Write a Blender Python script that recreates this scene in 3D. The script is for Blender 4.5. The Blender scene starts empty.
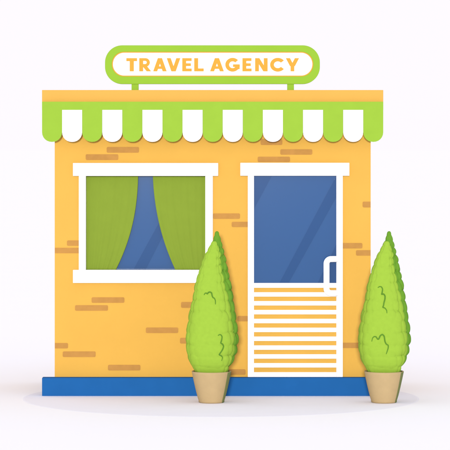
import bpy, bmesh, math, random
from mathutils import Vector, noise
from mathutils.bvhtree import BVHTree

random.seed(7)
D, H = 25.0, 2.5            # distance of the camera to the front of the plinth, camera height
HY = 396.0 - H * 100        # picture row of the horizon

def at(px, py, Y=0.0):
    k = (D + Y) / D
    return ((px - 225) / 100 * k, H + (HY - py) / 100 * k)
def ax(px, Y=0.0): return at(px, 0, Y)[0]
def az(py, Y=0.0): return at(0, py, Y)[1]

scene = bpy.context.scene
COL = scene.collection

# ------------------------------------------------------------------ materials
def lin(c):
    c = c / 255
    return c / 12.92 if c <= 0.04045 else ((c + 0.055) / 1.055) ** 2.4
def L(hexs): return [lin(int(hexs[i:i + 2], 16)) for i in (0, 2, 4)]

def mat(name, base, rough=0.7, spec=0.2, var=0.03, vscale=6.0, bump=0.0, bscale=60.0, kind='noise', coat=0.0):
    m = bpy.data.materials.new(name); m.use_nodes = True
    nt = m.node_tree; p = nt.nodes['Principled BSDF']
    p.inputs['Roughness'].default_value = rough
    p.inputs['Specular IOR Level'].default_value = spec
    p.inputs['Coat Weight'].default_value = coat
    tc = nt.nodes.new('ShaderNodeTexCoord')
    n = nt.nodes.new('ShaderNodeTexNoise'); n.inputs['Scale'].default_value = vscale
    n.inputs['Detail'].default_value = 6
    nt.links.new(tc.outputs['Object'], n.inputs['Vector'])
    mx = nt.nodes.new('ShaderNodeMix'); mx.data_type = 'RGBA'
    mr = nt.nodes.new('ShaderNodeMapRange')
    mr.inputs['From Min'].default_value = 0.3; mr.inputs['From Max'].default_value = 0.7
    nt.links.new(n.outputs['Fac'], mr.inputs['Value'])
    nt.links.new(mr.outputs['Result'], mx.inputs['Factor'])
    mx.inputs[6].default_value = [min(1, c * (1 - var)) for c in base] + [1]
    mx.inputs[7].default_value = [min(1, c * (1 + var)) for c in base] + [1]
    nt.links.new(mx.outputs[2], p.inputs['Base Color'])
    if bump:
        if kind == 'weave':
            b = nt.nodes.new('ShaderNodeTexBrick'); b.inputs['Scale'].default_value = bscale
            b.inputs['Mortar Size'].default_value = 0.01
            out = b.outputs['Fac']
        else:
            b = nt.nodes.new('ShaderNodeTexNoise'); b.inputs['Scale'].default_value = bscale
            b.inputs['Detail'].default_value = 4; out = b.outputs['Fac']
        nt.links.new(tc.outputs['Object'], b.inputs['Vector'])
        bp = nt.nodes.new('ShaderNodeBump'); bp.inputs['Strength'].default_value = bump
        bp.inputs['Distance'].default_value = 0.004
        nt.links.new(out, bp.inputs['Height']); nt.links.new(bp.outputs['Normal'], p.inputs['Normal'])
    return m

E = 1.80   # light a wall facing the camera receives, relative to the picture's white
def V(hexs, e=None, sub=0.0): return [max(0.004, (c - sub)) / (e or E) for c in L(hexs)]
M = {
 'plaster': mat('yellow_plaster', V('FFC65A'), 0.85, 0.1, 0.02, 3, 0.25, 90),
 'fascia': mat('yellow_painted_fascia', V('FFC45C'), 0.7, 0.1, 0.015, 4, 0.12, 60),
 'brick': mat('exposed_brick', V('DBA155'), 0.9, 0.05, 0.06, 14, 0.4, 120),
 'white': mat('white_paint', [0.78, 0.775, 0.79], 0.5, 0.3, 0.01, 5, 0.06, 40),
 'white_canvas': mat('white_canvas', [0.74, 0.73, 0.75], 0.9, 0.05, 0.015, 8, 0.1, 150),
 'green_canvas': mat('green_canvas', V('ABD748'), 0.9, 0.05, 0.02, 8, 0.1, 150),
 'green_paint': mat('green_metal_paint', V('A7D542'), 0.7, 0.04, 0.015, 5, 0.05, 40),
 'orange_paint': mat('orange_sign_paint', V('FFBA4A'), 0.7, 0.05, 0.015, 5),
 'blue_paint': mat('blue_plinth_paint', V('2870B9'), 0.8, 0.03, 0.03, 5, 0.15, 70),
 'curtain': mat('olive_green_curtain', V('97B13F'), 0.9, 0.05, 0.02, 10, 0.12, 160),
 'glass': mat('blue_tinted_glass', V('486FA6', sub=0.047), 0.08, 0.5, 0.01, 1.5),
 'glass_streak': mat('darker_blue_reflection', V('3B649A', sub=0.045), 0.08, 0.5, 0.01, 1.5),  # reflection streaks painted as a darker blue
 'pot': mat('sand_coloured_clay', V('DBBE8C'), 0.85, 0.1, 0.03, 12, 0.25, 90),
 'pot_shade': mat('olive_pot_shade', V('8A935A'), 0.8, 0.1, 0.03, 12, 0.2, 90),  # painted shade for the pot's right side
 'soil': mat('dark_soil', [0.16, 0.11, 0.07], 1, 0.0, 0.3, 30, 0.6, 60),
 'bark': mat('brown_bark', [0.12, 0.08, 0.045], 1, 0.0, 0.3, 30, 0.6, 60),
 'leaf': mat('fresh_green_foliage', V('AFD84B'), 0.9, 0.03, 0.03, 30, 0.22, 140),
 'shade_leaf': mat('shaded_green_foliage', V('79B039'), 0.9, 0.03, 0.06, 30, 0.3, 140),  # darker green standing in for the crown's shaded side
 'gap_green': mat('deep_green_twig', V('6CA236'), 0.85, 0.05, 0.08, 26),  # for the lines that draw gaps in the crown
 'ground': mat('pale_concrete_ground', [0.92, 0.925, 0.93], 0.95, 0.0, 0.002, 0.7),
 'shadow_disc': mat('light_grey_shadow', [0.83, 0.832, 0.875], 0.95, 0.0, 0.008, 5, 0.15, 60),  # grey of the painted shadow under the shop
 'roof': mat('grey_roof_felt', [0.25, 0.25, 0.26], 0.95, 0.05, 0.1, 8, 0.3, 60),
 'dark': mat('dark_interior_paint', [0.10, 0.12, 0.16], 0.9, 0.1),
}

# ------------------------------------------------------------------ helpers
def link_mesh(name, bm, mats, parent=None, smooth=False, bevel=0.0, seg=2):
    bmesh.ops.recalc_face_normals(bm, faces=bm.faces)
    me = bpy.data.meshes.new(name); bm.to_mesh(me); bm.free()
    for m in (mats if isinstance(mats, (list, tuple)) else [mats]): me.materials.append(m)
    if smooth:
        for p in me.polygons: p.use_smooth = True
    o = bpy.data.objects.new(name, me); COL.objects.link(o)
    if parent: o.parent = parent
    if bevel:
        b = o.modifiers.new('bevel', 'BEVEL'); b.width = bevel; b.segments = seg
        b.limit_method = 'ANGLE'; b.angle_limit = math.radians(40)
    return o

def empty(name, loc, label, cat, group=None):
    o = bpy.data.objects.new(name, None); COL.objects.link(o); o.location = loc
    o.empty_display_size = 0.2
    o['label'] = label; o['category'] = cat
    if group: o['group'] = group
    return o

def box(bm, x0, x1, y0, y1, z0, z1, mi=0):
    v = [bm.verts.new((x, y, z)) for x in (x0, x1) for y in (y0, y1) for z in (z0, z1)]
    for f in ((0, 1, 3, 2), (4, 6, 7, 5), (0, 4, 5, 1), (2, 3, 7, 6), (0, 2, 6, 4), (1, 5, 7, 3)):
        bm.faces.new([v[i] for i in f]).material_index = mi

def prism(bm, pts, y0, y1, mi=0):
    """closed outline of (x, z) points, extruded from y0 (front) to y1"""
    a = [bm.verts.new((x, y0, z)) for x, z in pts]; b = [bm.verts.new((x, y1, z)) for x, z in pts]
    bm.faces.new(a).material_index = mi; bm.faces.new(b[::-1]).material_index = mi
    n = len(pts)
    for i in range(n):
        bm.faces.new((a[i], b[i], b[(i + 1) % n], a[(i + 1) % n])).material_index = mi

def grid_solid(bm, xs, ys, zs, full, mi=0):
    vs = {}
    def vt(i, j, k):
        if (i, j, k) not in vs: vs[i, j, k] = bm.verts.new((xs[i], ys[j], zs[k]))
        return vs[i, j, k]
    nx, ny, nz = len(xs) - 1, len(ys) - 1, len(zs) - 1
    def F(i, j, k): return 0 <= i < nx and 0 <= j < ny and 0 <= k < nz and full(i, j, k)
    for i in range(nx):
        for j in range(ny):
            for k in range(nz):
                if not F(i, j, k): continue
                c = lambda a, b, d: vt(i + a, j + b, k + d)
                if not F(i - 1, j, k): bm.faces.new((c(0,0,0), c(0,0,1), c(0,1,1), c(0,1,0)))
                if not F(i + 1, j, k): bm.faces.new((c(1,0,0), c(1,1,0), c(1,1,1), c(1,0,1)))
                if not F(i, j - 1, k): bm.faces.new((c(0,0,0), c(1,0,0), c(1,0,1), c(0,0,1)))
                if not F(i, j + 1, k): bm.faces.new((c(0,1,0), c(0,1,1), c(1,1,1), c(1,1,0)))
                if not F(i, j, k - 1): bm.faces.new((c(0,0,0), c(0,1,0), c(1,1,0), c(1,0,0)))
                if not F(i, j, k + 1): bm.faces.new((c(0,0,1), c(1,0,1), c(1,1,1), c(0,1,1)))

def rrect(x0, x1, z0, z1, r, n=8, corners=(1, 1, 1, 1)):
    """corner order: bottom-left, bottom-right, top-right, top-left"""
    pts = []
    for (cx, cz, a0, on) in ((x0 + r, z0 + r, 180, corners[0]), (x1 - r, z0 + r, 270, corners[1]),
                             (x1 - r, z1 - r, 0, corners[2]), (x0 + r, z1 - r, 90, corners[3])):
        if on:
            for i in range(n + 1):
                a = math.radians(a0 + 90 * i / n); pts.append((cx + r * math.cos(a), cz + r * math.sin(a)))
        else:
            sx = x0 if a0 in (180, 90) else x1; sz = z0 if a0 in (180, 270) else z1
            pts.append((sx, sz))
    return pts

def ring_prism(bm, outer, inner, y0, y1):
    n = len(outer)
    A = [[bm.verts.new((x, y, z)) for x, z in pts] for pts in (outer, inner) for y in (y0, y1)]
    of, ob, nf, nb = A
    for i in range(n):
        j = (i + 1) % n
        for q in ((of[i], of[j], nf[j], nf[i]), (ob[i], nb[i], nb[j], ob[j]),
                  (of[i], ob[i], ob[j], of[j]), (nf[i], nf[j], nb[j], nb[i])):
            bm.faces.new(q)

# ------------------------------------------------------------------ setting
bm = bmesh.new()
R = 1500.0
rings = [0, 3, 8, 20, 60, 200, 600, R]
prev = None
for r in rings:
    if r == 0:
        cur = [bm.verts.new((0, 0, -0.002))]
    else:
        cur = [bm.verts.new((r * math.cos(a), r * math.sin(a), -0.002)) for a in [2 * math.pi * i / 64 for i in range(64)]]
    if prev:
        for i in range(64):
            j = (i + 1) % 64
            if len(prev) == 1: bm.faces.new((prev[0], cur[i], cur[j]))
            else: bm.faces.new((prev[i], cur[i], cur[j], prev[j]))
    prev = cur
g = link_mesh('ground', bm, M['ground']); g['kind'] = 'structure'

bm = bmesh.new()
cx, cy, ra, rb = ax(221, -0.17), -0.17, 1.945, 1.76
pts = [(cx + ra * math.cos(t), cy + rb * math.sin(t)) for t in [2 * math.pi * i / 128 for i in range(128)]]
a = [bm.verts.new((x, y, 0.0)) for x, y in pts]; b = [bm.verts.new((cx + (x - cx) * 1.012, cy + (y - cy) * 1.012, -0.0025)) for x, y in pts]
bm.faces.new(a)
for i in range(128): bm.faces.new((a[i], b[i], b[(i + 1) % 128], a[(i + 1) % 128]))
pv = link_mesh('ground_shadow', bm, M['shadow_disc']); pv['kind'] = 'structure'  # flat grey disc stands in for the shop's soft ground shadow

# ------------------------------------------------------------------ shop building
bx = ax(212.6, 0.13)
shop = empty('shop_building', (bx, 0.8, 0),
             'small yellow shop with scalloped green and white awning, glazed white door and curtained window', 'shop')
OFF = Vector((bx, 0.8, 0))
def put(o, pos=None):
    """child built in world coordinates: keep it where it is under its parent"""
    p = o.parent; off = Vector((0, 0, 0))
    while p: off += p.location; p = p.parent
    o.location = -off
    return o

YW = 0.10      # wall front
YB = 1.55      # wall back
# wall shell with openings
wx0, wx1 = ax(54.7, YW), ax(370.7, YW)
win = (ax(85.0, YW), ax(206.0, YW), az(271, YW), az(175, YW))
dor = (ax(251, YW), ax(340, YW), az(377, 0), az(172, YW))
zt = az(101.0, YW) + 0.0
zb = az(377.8, 0)
bm = bmesh.new()
xs = [wx0, wx0 + 0.14, win[0], win[1], dor[0], dor[1], wx1 - 0.14, wx1]
ys = [YW, YW + 0.16, YB - 0.14, YB]
zs = [zb, win[2], win[3], dor[3], zt]
def full(i, j, k):
    if j == 1 and 1 <= i <= 5: return False
    if j == 0 and i == 2 and k == 1: return False
    if j == 0 and i == 4 and k <= 2: return False
    return True
grid_solid(bm, xs, ys, zs, full)
bricks = [(106.7,139,147,152.7),(85.7,118.3,154.3,160),(280.3,312.3,149.3,154.7),(257.7,290,156.7,162),(260.6,282.3,139.2,145),
 (212.9,240,213.4,218.8),(231.7,248.4,221.8,227),(67,80,240.4,245.8),(54.9,80,247.8,253.2),(342,362.4,243,248.4),(356,370.5,250.2,255.6),
 (362.6,370.5,201.6,207.4),(342,362.5,342.7,348),(181,205,302,307.8),(237.6,248.4,316,321.3),(180,205,337.8,343.5),(225,245.6,369.2,374.7),
 (91.6,124.4,297.3,302.8),(75,108,305.2,310.7),(145.8,178.2,327.5,333),(54.9,68,343,348.4),(62.7,95.6,351.4,357),(108,140.4,364.8,370.4)]
for (a0, a1, b0, b1) in bricks:
    x0, x1 = ax(a0, YW), ax(a1, YW); z1, z0 = az(b0, YW), az(b1, YW)
    lc = 0 if a0 == 54.9 else 1; rc = 0 if a1 == 370.5 else 1
    prism(bm, rrect(x0, x1, z0, z1, 0.013, 4, (lc, rc, rc, lc)), YW - 0.003, YW + 0.02, 1)
put(link_mesh('wall', bm, [M['plaster'], M['brick']], shop))

# plinth
bm = bmesh.new()
grid_solid(bm, [ax(42), ax(54.7, YW) - 0.004, ax(370.7, YW) + 0.004, ax(383.3)], [0, YW + 0.01, YB + 0.004], [-0.003, az(377.8)], lambda i, j, k: j == 0 or i == 1)
put(link_mesh('plinth', bm, M['blue_paint'], shop, bevel=0.006))
# floor slab inside
bm = bmesh.new(); box(bm, xs[1] + .01, xs[-2] - .01, ys[1] + .01, ys[2] - .01, zb, zb + 0.02)
put(link_mesh('floor', bm, M['dark'], shop))

# fascia (parapet ring) and roof
YF = 0.02
fx0, fx1 = ax(42, YF), ax(383.3, YF)
fz0, fz1 = az(102.5, YF), az(90, YF)
bm = bmesh.new()
grid_solid(bm, [fx0, fx0 + 0.16, fx1 - 0.16, fx1], [YF, YF + 0.16, 1.52, 1.68], [fz0 - 0.0, fz1 - 0.06, fz1],
           lambda i, j, k: not (k == 1 and i == 1 and j == 1))
rf = put(link_mesh('roof', bm, M['fascia'], shop, bevel=0.004))
bm = bmesh.new(); box(bm, fx0 + 0.163, fx1 - 0.163, YF + 0.163, 1.517, fz1 - 0.058, fz1 - 0.045)
put(link_mesh('roof_felt', bm, M['roof'], rf))

# awning
YA = -0.03
aw = bpy.data.objects.new('awning', None); COL.objects.link(aw); aw.parent = shop
aw.location = Vector((bx, YA, az(102, YA))) - OFF
x0, x1 = ax(42, YA), ax(383.3, YA)
za, zbnd, zc = az(101.7, YA), az(109.9, YA), az(141.9, YA)
bm = bmesh.new()
pr = [(YA, za), (YA, zbnd), (YA + 0.012, zbnd), (YA + 0.012, za - 0.012), (YF + 0.0, fz0 - 0.012), (YF + 0.0, fz0)]
pr = [(YA, za), (YA, zbnd), (YA + 0.012, zbnd), (YA + 0.012, za - 0.014), (YW - 0.002, fz0 - 0.018), (YW - 0.002, fz0 - 0.003), (YF - 0.003, fz0 - 0.003)]
A = [bm.verts.new((x0, y, z)) for y, z in pr]; B = [bm.verts.new((x1, y, z)) for y, z in pr]
bm.faces.new(A); bm.faces.new(B[::-1])
for i in range(len(pr)): bm.faces.new((A[i], B[i], B[(i + 1) % len(pr)], A[(i + 1) % len(pr)]))
put(link_mesh('canopy', bm, M['green_canvas'], aw))
w = (x1 - x0) / 17
def stripe(bm, xa, xb):
    """a valance flap: gently billowed, with a rounded foot"""
    r = (xb - xa) / 2 * 0.97; n = 12; cxm = (xa + xb) / 2
    cols = []
    for i in range(n + 1):
        t = -1 + 2 * i / n
        t = math.sin(t * math.pi / 2)
        x = cxm + t * (xb - xa) / 2
        tt = abs(t)
        foot = zc + r * (1 - (1 - tt ** 2.15) ** (1 / 2.0))
        cols.append((x, foot, 0.004 * (1 - t * t)))
    F, K = [], []
    for (x, foot, bl) in cols:
        f, k = [], []
        for s in range(9):
            q = s / 8; z = zbnd + (foot - zbnd) * q
            y = YA - bl * q
            f.append(bm.verts.new((x, y, z))); k.append(bm.verts.new((x, y + 0.006, z)))
        F.append(f); K.append(k)
    for i in range(n):
        for s in range(8):
            bm.faces.new((F[i][s], F[i][s+1], F[i+1][s+1], F[i+1][s]))
            bm.faces.new((K[i][s], K[i+1][s], K[i+1][s+1], K[i][s+1]))
        bm.faces.new((F[i][8], K[i][8], K[i+1][8], F[i+1][8])); bm.faces.new((F[i][0], F[i+1][0], K[i+1][0], K[i][0]))
    for s in range(8):
        bm.faces.new((F[0][s], K[0][s], K[0][s+1], F[0][s+1])); bm.faces.new((F[n][s], F[n][s+1], K[n][s+1], K[n][s]))
for i in range(17):
    bm = bmesh.new(); stripe(bm, x0 + i * w + 0.0006, x0 + (i + 1) * w - 0.0006)
    s = put(link_mesh('valance_flap', bm, M['green_canvas'] if i % 2 == 0 else M['white_canvas'], aw))
    s['label'] = 'green awning flap' if i % 2 == 0 else 'white awning flap'

# window
wd = bpy.data.objects.new('window', None); COL.objects.link(wd); wd.parent = shop
wd.location = Vector((ax(145.5, YW), YW, az(223, YW))) - OFF
Yf = YW - 0.03
bm = bmesh.new(); box(bm, ax(72.9, Yf - .02), ax(218.2, Yf - .02), Yf - 0.02, YW + 0.03, az(176, Yf - .02), az(163, Yf - .02))
put(link_mesh('lintel', bm, M['white'], wd, bevel=0.004))
bm = bmesh.new(); box(bm, ax(72.9, Yf - .02), ax(218.2, Yf - .02), Yf - 0.02, YW + 0.03, az(283, Yf - .02), az(270, Yf - .02))
put(link_mesh('sill', bm, M['white'], wd, bevel=0.004))
bm = bmesh.new()
for (a0, a1) in ((78.8, 85.8), (205.3, 212.8)):
    bm = bmesh.new(); box(bm, ax(a0, Yf), ax(a1, Yf), Yf, YW + 0.06, az(270.2, Yf) + 0.001, az(175.8, Yf) - 0.001)
    put(link_mesh('stile', bm, M['white'], wd, bevel=0.003))
YG = YW + 0.075
def poly_px(bm, pts, Y0, th):
    prism(bm, [at(x, y, Y0) for x, y in pts], Y0, Y0 + th)
bm = bmesh.new(); box(bm, win[0] + 0.002, win[1] - 0.002, YG, YG + 0.012, win[2] + 0.002, win[3] - 0.002)
pane = put(link_mesh('pane', bm, M['glass'], wd))
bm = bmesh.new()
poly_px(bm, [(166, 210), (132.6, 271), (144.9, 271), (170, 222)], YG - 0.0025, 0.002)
s = put(link_mesh('reflection_streak', bm, M['glass_streak'], wd))  # reflection on the pane, drawn as a darker strip
def curtain(edge, xout, side):
    """edge: px of the free edge at rows 176..270; xout: outer px"""
    bm = bmesh.new(); NZ, NX = 40, 90
    F, K = [], []
    for s in range(NZ + 1):
        t = s / NZ; py = 175.4 + (270.6 - 175.4) * t
        e = edge(t); f, k = [], []
        for i in range(NX + 1):
            u = i / NX
            px = xout + (e - xout) * u
            amp = 0.0016 + 0.0012 * t
            Y = YG - 0.030 + amp * math.sin(u * 2 * math.pi * 7 + 0.5 * math.sin(t * 3 + side)) + 0.0012 * math.sin(u * 23 + t * 2.0)
            X, Z = at(px, py, YG - 0.03)
            f.append(bm.verts.new((X, Y, Z))); k.append(bm.verts.new((X, Y + 0.003, Z)))
        F.append(f); K.append(k)
    for s in range(NZ):
        for i in range(NX):
            bm.faces.new((F[s][i], F[s+1][i], F[s+1][i+1], F[s][i+1]))
            bm.faces.new((K[s][i], K[s][i+1], K[s+1][i+1], K[s+1][i]))
        for i in (0, NX):
            bm.faces.new((F[s][i], K[s][i], K[s+1][i], F[s+1][i]))
    for s in (0, NZ):
        for i in range(NX): bm.faces.new((F[s][i], F[s][i+1], K[s][i+1], K[s][i]))
    return put(link_mesh('curtain', bm, M['curtain'], wd, smooth=True))
def bez(p0, p1, p2, p3):
    # x as a function of the row fraction, sampled from a cubic
    S = []
    for i in range(101):
        q = i / 100; a = (1-q)**3; b = 3*q*(1-q)**2; c = 3*q*q*(1-q); d = q**3
        S.append((a*p0[1]+b*p1[1]+c*p2[1]+d*p3[1], a*p0[0]+b*p1[0]+c*p2[0]+d*p3[0]))
    def f(t):
        y = 176 + 94 * t
        for (ya, xa), (yb, xb) in zip(S, S[1:]):
            if ya <= y <= yb: return xa + (xb - xa) * (y - ya) / max(1e-6, yb - ya)
        return S[0][1] if y < S[0][0] else S[-1][1]
    return f
curtain(bez((138.2,176),(137.5,212),(130.5,241),(115.5,270)), 85.3, 0)['label'] = 'left olive green curtain swept aside'
curtain(bez((152.8,176),(154,209),(161,239),(175.6,270)), 205.7, 1)['label'] = 'right olive green curtain swept aside'

# door
dr = bpy.data.objects.new('door', None); COL.objects.link(dr); dr.parent = shop
dr.location = Vector((ax(295.3, YW), YW, zb)) - OFF
bm = bmesh.new(); box(bm, ax(240.3, Yf - .02), ax(349.4, Yf - .02), Yf - 0.02, YW + 0.03, az(175.8, Yf - .02), az(162.8, Yf - .02))
put(link_mesh('lintel', bm, M['white'], dr, bevel=0.004))
bm = bmesh.new()
for (a0, a1) in ((247.8, 254), (336.4, 342.8)):
    bm = bmesh.new(); box(bm, ax(a0, Yf), ax(a1, Yf), Yf, YW + 0.06, zb + 0.001, az(175.6, Yf) - 0.001)
    put(link_mesh('stile', bm, M['white'], dr, bevel=0.003))
YD = YW + 0.0
bm = bmesh.new()
dx0, dx1 = ax(253.0, YD), ax(337.2, YD)
box(bm, dx0, dx1, YD + 0.012, YD + 0.016, az(286, YD), az(175, YD))
put(link_mesh('pane', bm, M['glass'], dr))
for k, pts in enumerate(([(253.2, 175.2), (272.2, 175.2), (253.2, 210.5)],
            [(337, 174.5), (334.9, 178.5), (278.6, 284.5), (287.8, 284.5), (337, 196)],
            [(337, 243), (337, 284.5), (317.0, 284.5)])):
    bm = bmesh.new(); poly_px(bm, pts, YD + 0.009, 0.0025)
    put(link_mesh('reflection_streak', bm, M['glass_streak'], dr))  # darker strips drawn as reflections across the door glass
bm = bmesh.new(); box(bm, dx0, dx1, YD + 0.006, YD + 0.05, zb + 0.001, az(286.3, YD))
put(link_mesh('lower_panel', bm, M['plaster'], dr))
bm = bmesh.new()
ys_px = [(283, 287.8)] + [(292.25 + 8.86 * i, 296.65 + 8.86 * i) for i in range(9)] + [(372.2, 377.4)]
YS = YD - 0.003
for (p0, p1) in ys_px:
    box(bm, dx0, dx1, YS, YD + 0.008, az(p1, YS), az(p0, YS))
put(link_mesh('slats', bm, M['white'], dr, bevel=0.0015))
# handle: a rounded C-shaped pull fixed to the right stile
bm = bmesh.new()
YH = Yf - 0.03
path = []
r = 4.6
xl, yt, yb_, xr = 326.5, 259, 293.2, 337.5
path.append((xr, yt)); path.append((xl + r + 2.5, yt))
for i in range(1, 9):
    a = math.radians(90 + 90 * i / 8); path.append((xl + r + r * math.cos(a), yt + r - r * math.sin(a)))
for i in range(0, 9):
    a = math.radians(180 + 90 * i / 8); path.append((xl + r + r * math.cos(a), yb_ - r - r * math.sin(a)))
path.append((xr, yb_))
rad = 0.030
P = [Vector((at(x, y, YH)[0], YH, at(x, y, YH)[1])) for x, y in path]
P = [P[0] + Vector((0, 0.045, 0))] + P + [P[-1] + Vector((0, 0.045, 0))]
prevr = None; ringsv = []
for i, p in enumerate(P):
    t = (P[min(i + 1, len(P) - 1)] - P[max(i - 1, 0)])
    t.y = 0 if 0 < i < len(P) - 1 else t.y
    t.normalize()
    if i in (0, len(P) - 1): t = Vector((-1 if i == 0 else 1, 0, 0))
    nrm = Vector((-t.z, 0, t.x))
    ringsv.append([bm.verts.new(p + nrm * rad * math.cos(a) + Vector((0, 0.014 * math.sin(a), 0))) for a in [2 * math.pi * q / 20 for q in range(20)]])
for i in range(1, len(ringsv)):
    for q in range(20):
        bm.faces.new((ringsv[i-1][q], ringsv[i][q], ringsv[i][(q+1) % 20], ringsv[i-1][(q+1) % 20]))
bm.faces.new(ringsv[0]); bm.faces.new(ringsv[-1][::-1])
put(link_mesh('handle', bm, M['white'], dr, smooth=True))
bm = bmesh.new(); box(bm, dor[0] + .003, dor[1] - .003, YD + 0.052, YD + 0.07, zb + .001, dor[3] - .003)
put(link_mesh('backing', bm, M['dark'], dr))

# ------------------------------------------------------------------ sign
YSg = 0.06
sign = empty('shop_sign', (ax(212.5, YSg), YSg + 0.03, fz1), 'rounded white sign with green border on two legs above the roof edge, reading TRAVEL AGENCY', 'sign')
o_ = rrect(ax(105, YSg), ax(319.9, YSg), az(84, YSg), az(45.3, YSg), 0.172, 16)
i1 = rrect(ax(111.9, YSg), ax(313.3, YSg), az(76.4, YSg), az(51.8, YSg), 0.121, 16)
i2 = rrect(ax(112.9, YSg), ax(312.3, YSg), az(75.5, YSg), az(52.7, YSg), 0.1125, 16)
bm = bmesh.new(); ring_prism(bm, o_, i1, YSg, YSg + 0.07)
put(link_mesh('frame', bm, M['green_paint'], sign, bevel=0.003))
bm = bmesh.new(); ring_prism(bm, i1, i2, YSg + 0.004, YSg + 0.04)
put(link_mesh('trim', bm, M['orange_paint'], sign))
bm = bmesh.new(); prism(bm, rrect(ax(112, YSg), ax(313.2, YSg), az(76.3, YSg), az(51.9, YSg), 0.1205, 16), YSg + 0.010, YSg + 0.065)
put(link_mesh('panel', bm, M['white'], sign))
for (a0, a1) in ((131.5, 138.5), (287.3, 294)):
    bm = bmesh.new(); box(bm, ax(a0, YSg), ax(a1, YSg), YSg + 0.012, YSg + 0.055, fz1 - 0.001, az(83.6, YSg) )
    put(link_mesh('leg', bm, M['green_paint'], sign, bevel=0.002))
# lettering
bm = bmesh.new()
T0, T1 = 58.1, 71.3          # cap top and baseline rows
st = 3.5
lay = [0]
def stroke_poly(pts):
    lay[0] += 1
    y = YSg + 0.0035 + 0.00012 * (lay[0] % 4)
    prism(bm, [at(x, z, YSg) for x, z in pts], y, YSg + 0.011)
def rect(xa, xb, ya, yb): stroke_poly([(xa, yb), (xb, yb), (xb, ya), (xa, ya)])
def bar(xa, ya, xb, yb, wt):
    """slanted stroke cut level at cap line and baseline; wt is its level width"""
    stroke_poly([(xa - wt / 2, ya), (xb - wt / 2, yb), (xb + wt / 2, yb), (xa + wt / 2, ya)])
def arc(cx, cy, rx, ry, a0, a1, wt, n=28):
    out, inn = [], []
    for i in range(n + 1):
        a = math.radians(a0 + (a1 - a0) * i / n)
        out.append((cx + rx * math.cos(a), cy - ry * math.sin(a)))
        inn.append((cx + (rx - wt) * math.cos(a), cy - (ry - wt * 0.92) * math.sin(a)))
    lay[0] += 1
    y0 = YSg + 0.0035 + 0.00012 * (lay[0] % 4); y1 = YSg + 0.011
    V4 = []
    for p, q in zip(out, inn):
        X, Z = at(*p, YSg); X2, Z2 = at(*q, YSg)
        V4.append([bm.verts.new((X, y0, Z)), bm.verts.new((X2, y0, Z2)), bm.verts.new((X2, y1, Z2)), bm.verts.new((X, y1, Z))])
    for u, v in zip(V4, V4[1:]):
        for k in range(4): bm.faces.new((u[k], v[k], v[(k + 1) % 4], u[(k + 1) % 4]))
    bm.faces.new(V4[0]); bm.faces.new(V4[-1][::-1])
bh = 3.0
# T
rect(126.3, 137.0, T0, T0 + bh); rect(129.7, 133.8, T0 + bh - 0.1, T1)
# R
rect(139.2, 143.1, T0, T1)
rect(142.8, 145.6, T0, T0 + 2.7); rect(142.8, 145.6, T0 + 5.9, T0 + 8.6)
arc(145.5, T0 + 4.3, 4.3, 4.3, 92, -92, 3.1)
bar(145.0, T0 + 8.4, 148.9, T1, 4.5)
# A
def letA(x0, x1):
    m = (x0 + x1) / 2
    bar(m - 0.1, T0, x0 + 2.05, T1, 4.0); bar(m + 0.1, T0, x1 - 2.05, T1, 4.0)
    rect(x0 + 3.2, x1 - 3.2, T1 - 5.0, T1 - 2.5)
letA(153.1, 166.7)
# V
bar(168.7, T0, 173.3, T1, 4.0); bar(178.3, T0, 173.7, T1, 4.0)
def letE(x0, x1):
    rect(x0, x0 + 3.9, T0, T1)
    rect(x0 + 3.5, x1, T0, T0 + 2.8); rect(x0 + 3.5, x1 - 0.7, T0 + 5.2, T0 + 7.9); rect(x0 + 3.5, x1 + 0.1, T1 - 2.8, T1)
letE(182.2, 191.6)
# L
rect(194.2, 198.1, T0, T1); rect(197.8, 203.7, T1 - 2.9, T1)
letA(210.0, 223.9)
# G
gc = (T0 + T1) / 2
arc(232.6, gc, 7.3, 6.9, 42, 352, 3.8)
rect(233.0, 239.8, gc - 0.4, gc + 2.2)
rect(236.6, 239.7, gc + 1.6, gc + 4.4)
letE(242.4, 251.5)
# N
rect(255.1, 258.9, T0, T1); rect(263.8, 267.6, T0, T1); bar(257.3, T0, 265.4, T1, 4.2)
# C
arc(277.8, gc, 7.7, 6.9, 38, 322, 3.8)
# Y
bar(287.9, T0, 292.1, T0 + 8.0, 4.2); bar(297.0, T0, 292.8, T0 + 8.0, 4.2); rect(290.6, 294.3, T0 + 7.2, T1)
put(link_mesh('lettering', bm, M['orange_paint'], sign))

# ------------------------------------------------------------------ potted conifers
YP = -0.62
KP = (D + YP) / D
def prof_interp(tab, y):
    for (ya, a, b), (yb, c, d) in zip(tab, tab[1:]):
        if ya <= y <= yb:
            t = (y - ya) / (yb - ya); return a + (c - a) * t, b + (d - b) * t
    return tab[-1][1:] if y > tab[-1][0] else tab[0][1:]
# rows, left and right edge in picture columns relative to the pot's axis (211.5)
LIGHT = [(241.2,1.2,4.0),(242,0.2,4.9),(244,-0.8,5.9),(247,-2.4,6.8),(250,-4.2,8.0),(254,-6.2,9.4),(261,-9.2,9.8),(273,-13.5,11.4),(287,-17.3,14.6),(300,-19.5,17.8),
         (316,-23,21.2),(330,-25.4,23.0),(340,-26.1,23.2),(350,-25.2,22.8),(358,-23.4,21.6),(364,-20.8,19.8),(368,-18.2,18),(372.5,-15.5,15.5)]
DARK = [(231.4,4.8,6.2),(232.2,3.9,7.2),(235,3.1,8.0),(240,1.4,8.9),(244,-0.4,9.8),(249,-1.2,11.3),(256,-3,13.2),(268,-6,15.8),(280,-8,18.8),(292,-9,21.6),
        (300,-10,22.2),(316,-11,24.6),(332,-12,26.8),(342,-12,26.9),(353,-11,25.4),(362,-9,21.4),(367,-7,18.6),(371.5,-5,16.8)]
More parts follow.
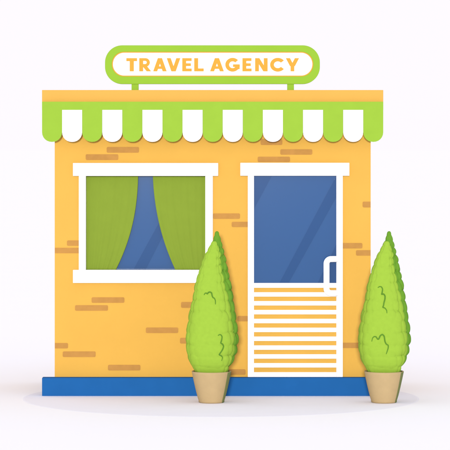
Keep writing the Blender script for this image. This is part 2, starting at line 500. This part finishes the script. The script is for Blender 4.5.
def foliage_body(tab, yoff, amps, depth, na, seed):
    """a clipped conifer crown of overlapping rounded sprays; amps = bump height (px) left, right, front, back"""
    NZ, NT = 300, 220
    y0, y1 = tab[0][0], tab[-1][0]
    # spray rows get taller downwards
    rows = [y0]; 
    while rows[-1] < y1 + 12:
        t = min(1, (rows[-1] - y0) / 70); rows.append(rows[-1] + 6.0 + 5.2 * t)
    rnd = random.Random(seed)
    jit = {(r, k): (rnd.uniform(-.16, .16), rnd.uniform(-.16, .16), rnd.uniform(.85, 1.1)) for r in range(-1, 60) for k in range(na + 1)}
    def bump(y, th):
        r = 0
        while r < len(rows) - 2 and rows[r + 1] < y: r += 1
        v = r + (y - rows[r]) / (rows[r + 1] - rows[r])
        best = 0
        u = th / (2 * math.pi) * na
        for rr in (r - 1, r, r + 1, r + 2):
            sh = 0.22 * (rr % 2)
            kk = round(u - sh)
            for k in (kk - 1, kk, kk + 1):
                ju, jv, js = jit.get((rr, k % na), (0, 0, 1))
                du = (u - (k + sh + ju)) / 0.80; dv = (v - (rr + 0.1 + jv)) / 0.66
                q = 1 - (du * du + dv * dv) / (js * js)
                if q > 0: best = max(best, math.sqrt(q) * js)
        return best
    aL, aR, aF, aB = amps
    bm = bmesh.new(); prev = None
    for i in range(NZ + 1):
        f = i / NZ; y = y0 + (y1 - y0) * f
        l, r_ = prof_interp(tab, y); hw = (r_ - l) / 2; mx = (l + r_) / 2
        ring = []
        for k in range(NT):
            th = 2 * math.pi * k / NT
            c, s_ = math.cos(th), math.sin(th)
            A_ = (aR if c > 0 else aL) * c * c + (aB if s_ > 0 else aF) * s_ * s_
            A_ *= min(1, hw / 6)
            nz = noise.noise(Vector((c * 3, s_ * 3, y / 7 + seed))) * 0.25 * min(1, hw / 10)
            rad = hw + A_ * (bump(y, th) - 0.88) + nz
            e = 2 / 2.7
            x = mx + rad * math.copysign(abs(c) ** e, c)
            yy = rad * depth * math.copysign(abs(s_) ** e, s_)
            ring.append(bm.verts.new((x / 100 * KP, yy / 100 * KP + yoff, az(y, YP))))
        if prev:
            for k in range(NT): bm.faces.new((prev[k], prev[(k + 1) % NT], ring[(k + 1) % NT], ring[k]))
        else: bm.faces.new(ring)
        prev = ring
    bm.faces.new(prev[::-1])
    return bm

SQ = {0: [[(145,415),(150,405),(158,403),(165,409),(170,400),(180,397),(190,402),(193,418),(198,430),(207,434),(213,448),(213,470)],
          [(228,655),(236,649),(246,650),(253,662),(250,682),(244,700),(256,706),(262,720),(256,738),(244,756),(234,770),(246,774),(256,786),(250,806)]],
      1: [[(150,372),(160,365),(172,366),(179,380),(176,400),(172,412),(184,408),(193,420),(192,440),(186,460),(183,478),(178,488),(192,492),(202,506),(203,522)],
          [(112,690),(116,670),(126,660),(138,662),(146,676),(153,676),(162,655),(175,647),(186,658),(190,690),(198,706),(210,712),(210,728),(203,750),(198,765)]]}
def conifer(px, label, sq, proto=None):
    base = Vector((ax(px, YP), YP, 0.0))
    t = empty('potted_conifer', base, label, 'potted plant', 'potted conifers flanking the shop door')
    if proto:
        for ch in proto.children:
            if ch.name.startswith('twig'): continue
            c = ch.copy(); COL.objects.link(c); c.parent = t
            for g_ in ch.children:
                d = g_.copy(); COL.objects.link(d); d.parent = c
    else:
        # pot
        def prof(z): return z
        top = az(371.3, YP); bot = 0.0
        outer = []
        for i in range(15):
            q = i / 14
            # radius grows upward, slightly convex
            rr = 12.0 + (19.8 - 12.0) * (q ** 0.8)
            outer.append((rr / 100 * KP, bot + (top - bot) * q))
        outer[0] = (outer[0][0] - 0.004, bot); outer.insert(1, (outer[1][0] - 0.0015, bot + 0.005))
        inner = [(19.8 / 100 * KP - 0.004, top + 0.003), (19.8 / 100 * KP - 0.016, top + 0.002), (19.8 / 100 * KP - 0.022, top - 0.02), (0.14, top - 0.05)]
        N = 144
        bm = bmesh.new(); rs = []
        for (rr, z) in outer + inner:
            rs.append([bm.verts.new((rr * math.cos(2 * math.pi * k / N), rr * math.sin(2 * math.pi * k / N), z)) for k in range(N)])
        for u, v in zip(rs, rs[1:]):
            for k in range(N): bm.faces.new((u[k], u[(k+1) % N], v[(k+1) % N], v[k]))
        bm.faces.new(rs[0][::-1]); bm.faces.new(rs[-1])
        for f in bm.faces:       # shade painted in olive down the right flank of the clay
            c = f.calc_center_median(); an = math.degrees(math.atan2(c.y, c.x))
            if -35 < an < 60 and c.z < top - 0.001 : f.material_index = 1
        link_mesh('pot', bm, [M['pot'], M['pot_shade']], t, smooth=True)
        bm = bmesh.new(); bmesh.ops.create_cone(bm, cap_ends=True, segments=48, radius1=0.139, radius2=0.166, depth=0.03)
        for v in bm.verts: v.co.z += top - 0.018
        link_mesh('soil', bm, M['soil'], t)
        bm = bmesh.new(); bmesh.ops.create_cone(bm, cap_ends=True, segments=16, radius1=0.022, radius2=0.012, depth=0.5)
        for v in bm.verts: v.co.z += top + 0.2
        link_mesh('trunk', bm, M['bark'], t, smooth=True)
        link_mesh('shade_foliage', foliage_body(DARK, 0.05, (4.0, 4.6, 3.0, 4.2), 0.8, 11, 3), M['shade_leaf'], t, smooth=True)  # darker body set right and back, painting the crown's shaded side
        link_mesh('foliage', foliage_body(LIGHT, 0.0, (2.0, 3.8, 0.8, 3.0), 0.8, 13, 5), M['leaf'], t, smooth=True)
    fol = [c for c in t.children if c.name.startswith('foliage')][0]
    me = fol.data
    bv = BVHTree.FromPolygons([v.co.copy() for v in me.vertices], [tuple(p.vertices) for p in me.polygons])
    ox = 180 if sq == 0 else 352
    axis = 211.5 if sq == 0 else px
    for line in SQ[sq]:
        pts = []
        for i in range(len(line) - 1):
            for q in range(4):
                f = q / 4
                pts.append((line[i][0] * (1 - f) + line[i+1][0] * f, line[i][1] * (1 - f) + line[i+1][1] * f))
        pts.append(line[-1])
        pts = [pts[0]] + [((a[0]+2*b[0]+c[0])/4, (a[1]+2*b[1]+c[1])/4) for a, b, c in zip(pts, pts[1:], pts[2:])] + [pts[-1]]
        P3 = []
        for (u, v) in pts:
            x = (ox + u / 6 - px) / 100 * KP; z = az(225 + v / 6, YP)
            h = bv.ray_cast(Vector((x, -1, z)), Vector((0, 1, 0)))
            P3.append(Vector((x, (h[0].y if h[0] else -0.15) - 0.001, z)))
        for _ in range(2):
            P3 = [P3[0]] + [Vector((b.x, min(b.y, (a.y + b.y + c.y) / 3), b.z)) for a, b, c in zip(P3, P3[1:], P3[2:])] + [P3[-1]]
        bm = bmesh.new(); prev = None; n = len(P3)
        for i, p in enumerate(P3):
            tg = (P3[min(i+1, n-1)] - P3[max(i-1, 0)]); tg.y = 0; tg.normalize()
            nr = Vector((-tg.z, 0, tg.x)); rr = 0.0065 * (0.35 + 0.65 * math.sin(math.pi * (i + 0.5) / n) ** 0.5)
            ring = [bm.verts.new(p + nr * rr * math.cos(a) + Vector((0, rr * math.sin(a), 0))) for a in [2*math.pi*q/8 for q in range(8)]]
            if prev:
                for q in range(8): bm.faces.new((prev[q], ring[q], ring[(q+1) % 8], prev[(q+1) % 8]))
            else: bm.faces.new(ring)
            prev = ring
        bm.faces.new(prev[::-1])
        link_mesh('twig', bm, M['gap_green'], t, smooth=True)  # added dark line drawing a gap between the sprays
    return t
p1 = conifer(211.5, 'potted conifer standing between the curtained window and the door', 0)
p2 = conifer(384.0, 'potted conifer standing at the corner of the shop, right of the door', 1, p1)

# ------------------------------------------------------------------ light
SUN_EL, SUN_AZ = math.radians(5.5), math.radians(2.2)   # azimuth measured from straight behind the camera
w_ = bpy.data.worlds.new('World'); scene.world = w_; w_.use_nodes = True
nt = w_.node_tree; bg = nt.nodes['Background']
sky = nt.nodes.new('ShaderNodeTexSky'); sky.sky_type = 'NISHITA'; sky.sun_disc = False
sky.sun_elevation = SUN_EL; sky.sun_rotation = math.radians(180)
cloud = nt.nodes.new('ShaderNodeRGB'); cloud.outputs[0].default_value = (10.05, 9.72, 10.6, 1)   # even white cloud cover
mx = nt.nodes.new('ShaderNodeMix'); mx.data_type = 'RGBA'; mx.inputs['Factor'].default_value = 0.985
nt.links.new(sky.outputs[0], mx.inputs[6]); nt.links.new(cloud.outputs[0], mx.inputs[7])
nt.links.new(mx.outputs[2], bg.inputs['Color']); bg.inputs['Strength'].default_value = 0.1
sd = bpy.data.lights.new('sun', 'SUN'); sd.energy = 3.0; sd.angle = math.radians(5); sd.color = (1, 0.985, 0.96)
so = bpy.data.objects.new('sun', sd); COL.objects.link(so)
dirv = Vector((math.sin(SUN_AZ) , math.cos(SUN_AZ), -math.tan(SUN_EL)))
so.rotation_euler = dirv.to_track_quat('-Z', 'Y').to_euler(); so.location = (0, -12, 6)

cd = bpy.data.cameras.new('camera'); cam = bpy.data.objects.new('camera', cd); COL.objects.link(cam)
cam.location = (0, -D, H); cam.rotation_euler = (math.radians(90), 0, 0)
cd.sensor_width = 36; cd.lens = 36 * D / 4.5; cd.shift_y = (HY - 225) / 450 
cd.shift_y = ((396 - 225) / 100 - H) / 4.5
cd.clip_end = 5000
scene.camera = cam
scene.view_settings.view_transform = 'Standard'; scene.view_settings.look = 'None'
scene.view_settings.exposure = 0; scene.view_settings.gamma = 1; scene.view_settings.use_curve_mapping = False
scene.cycles.use_denoising = True
scene.cycles.max_bounces = 8
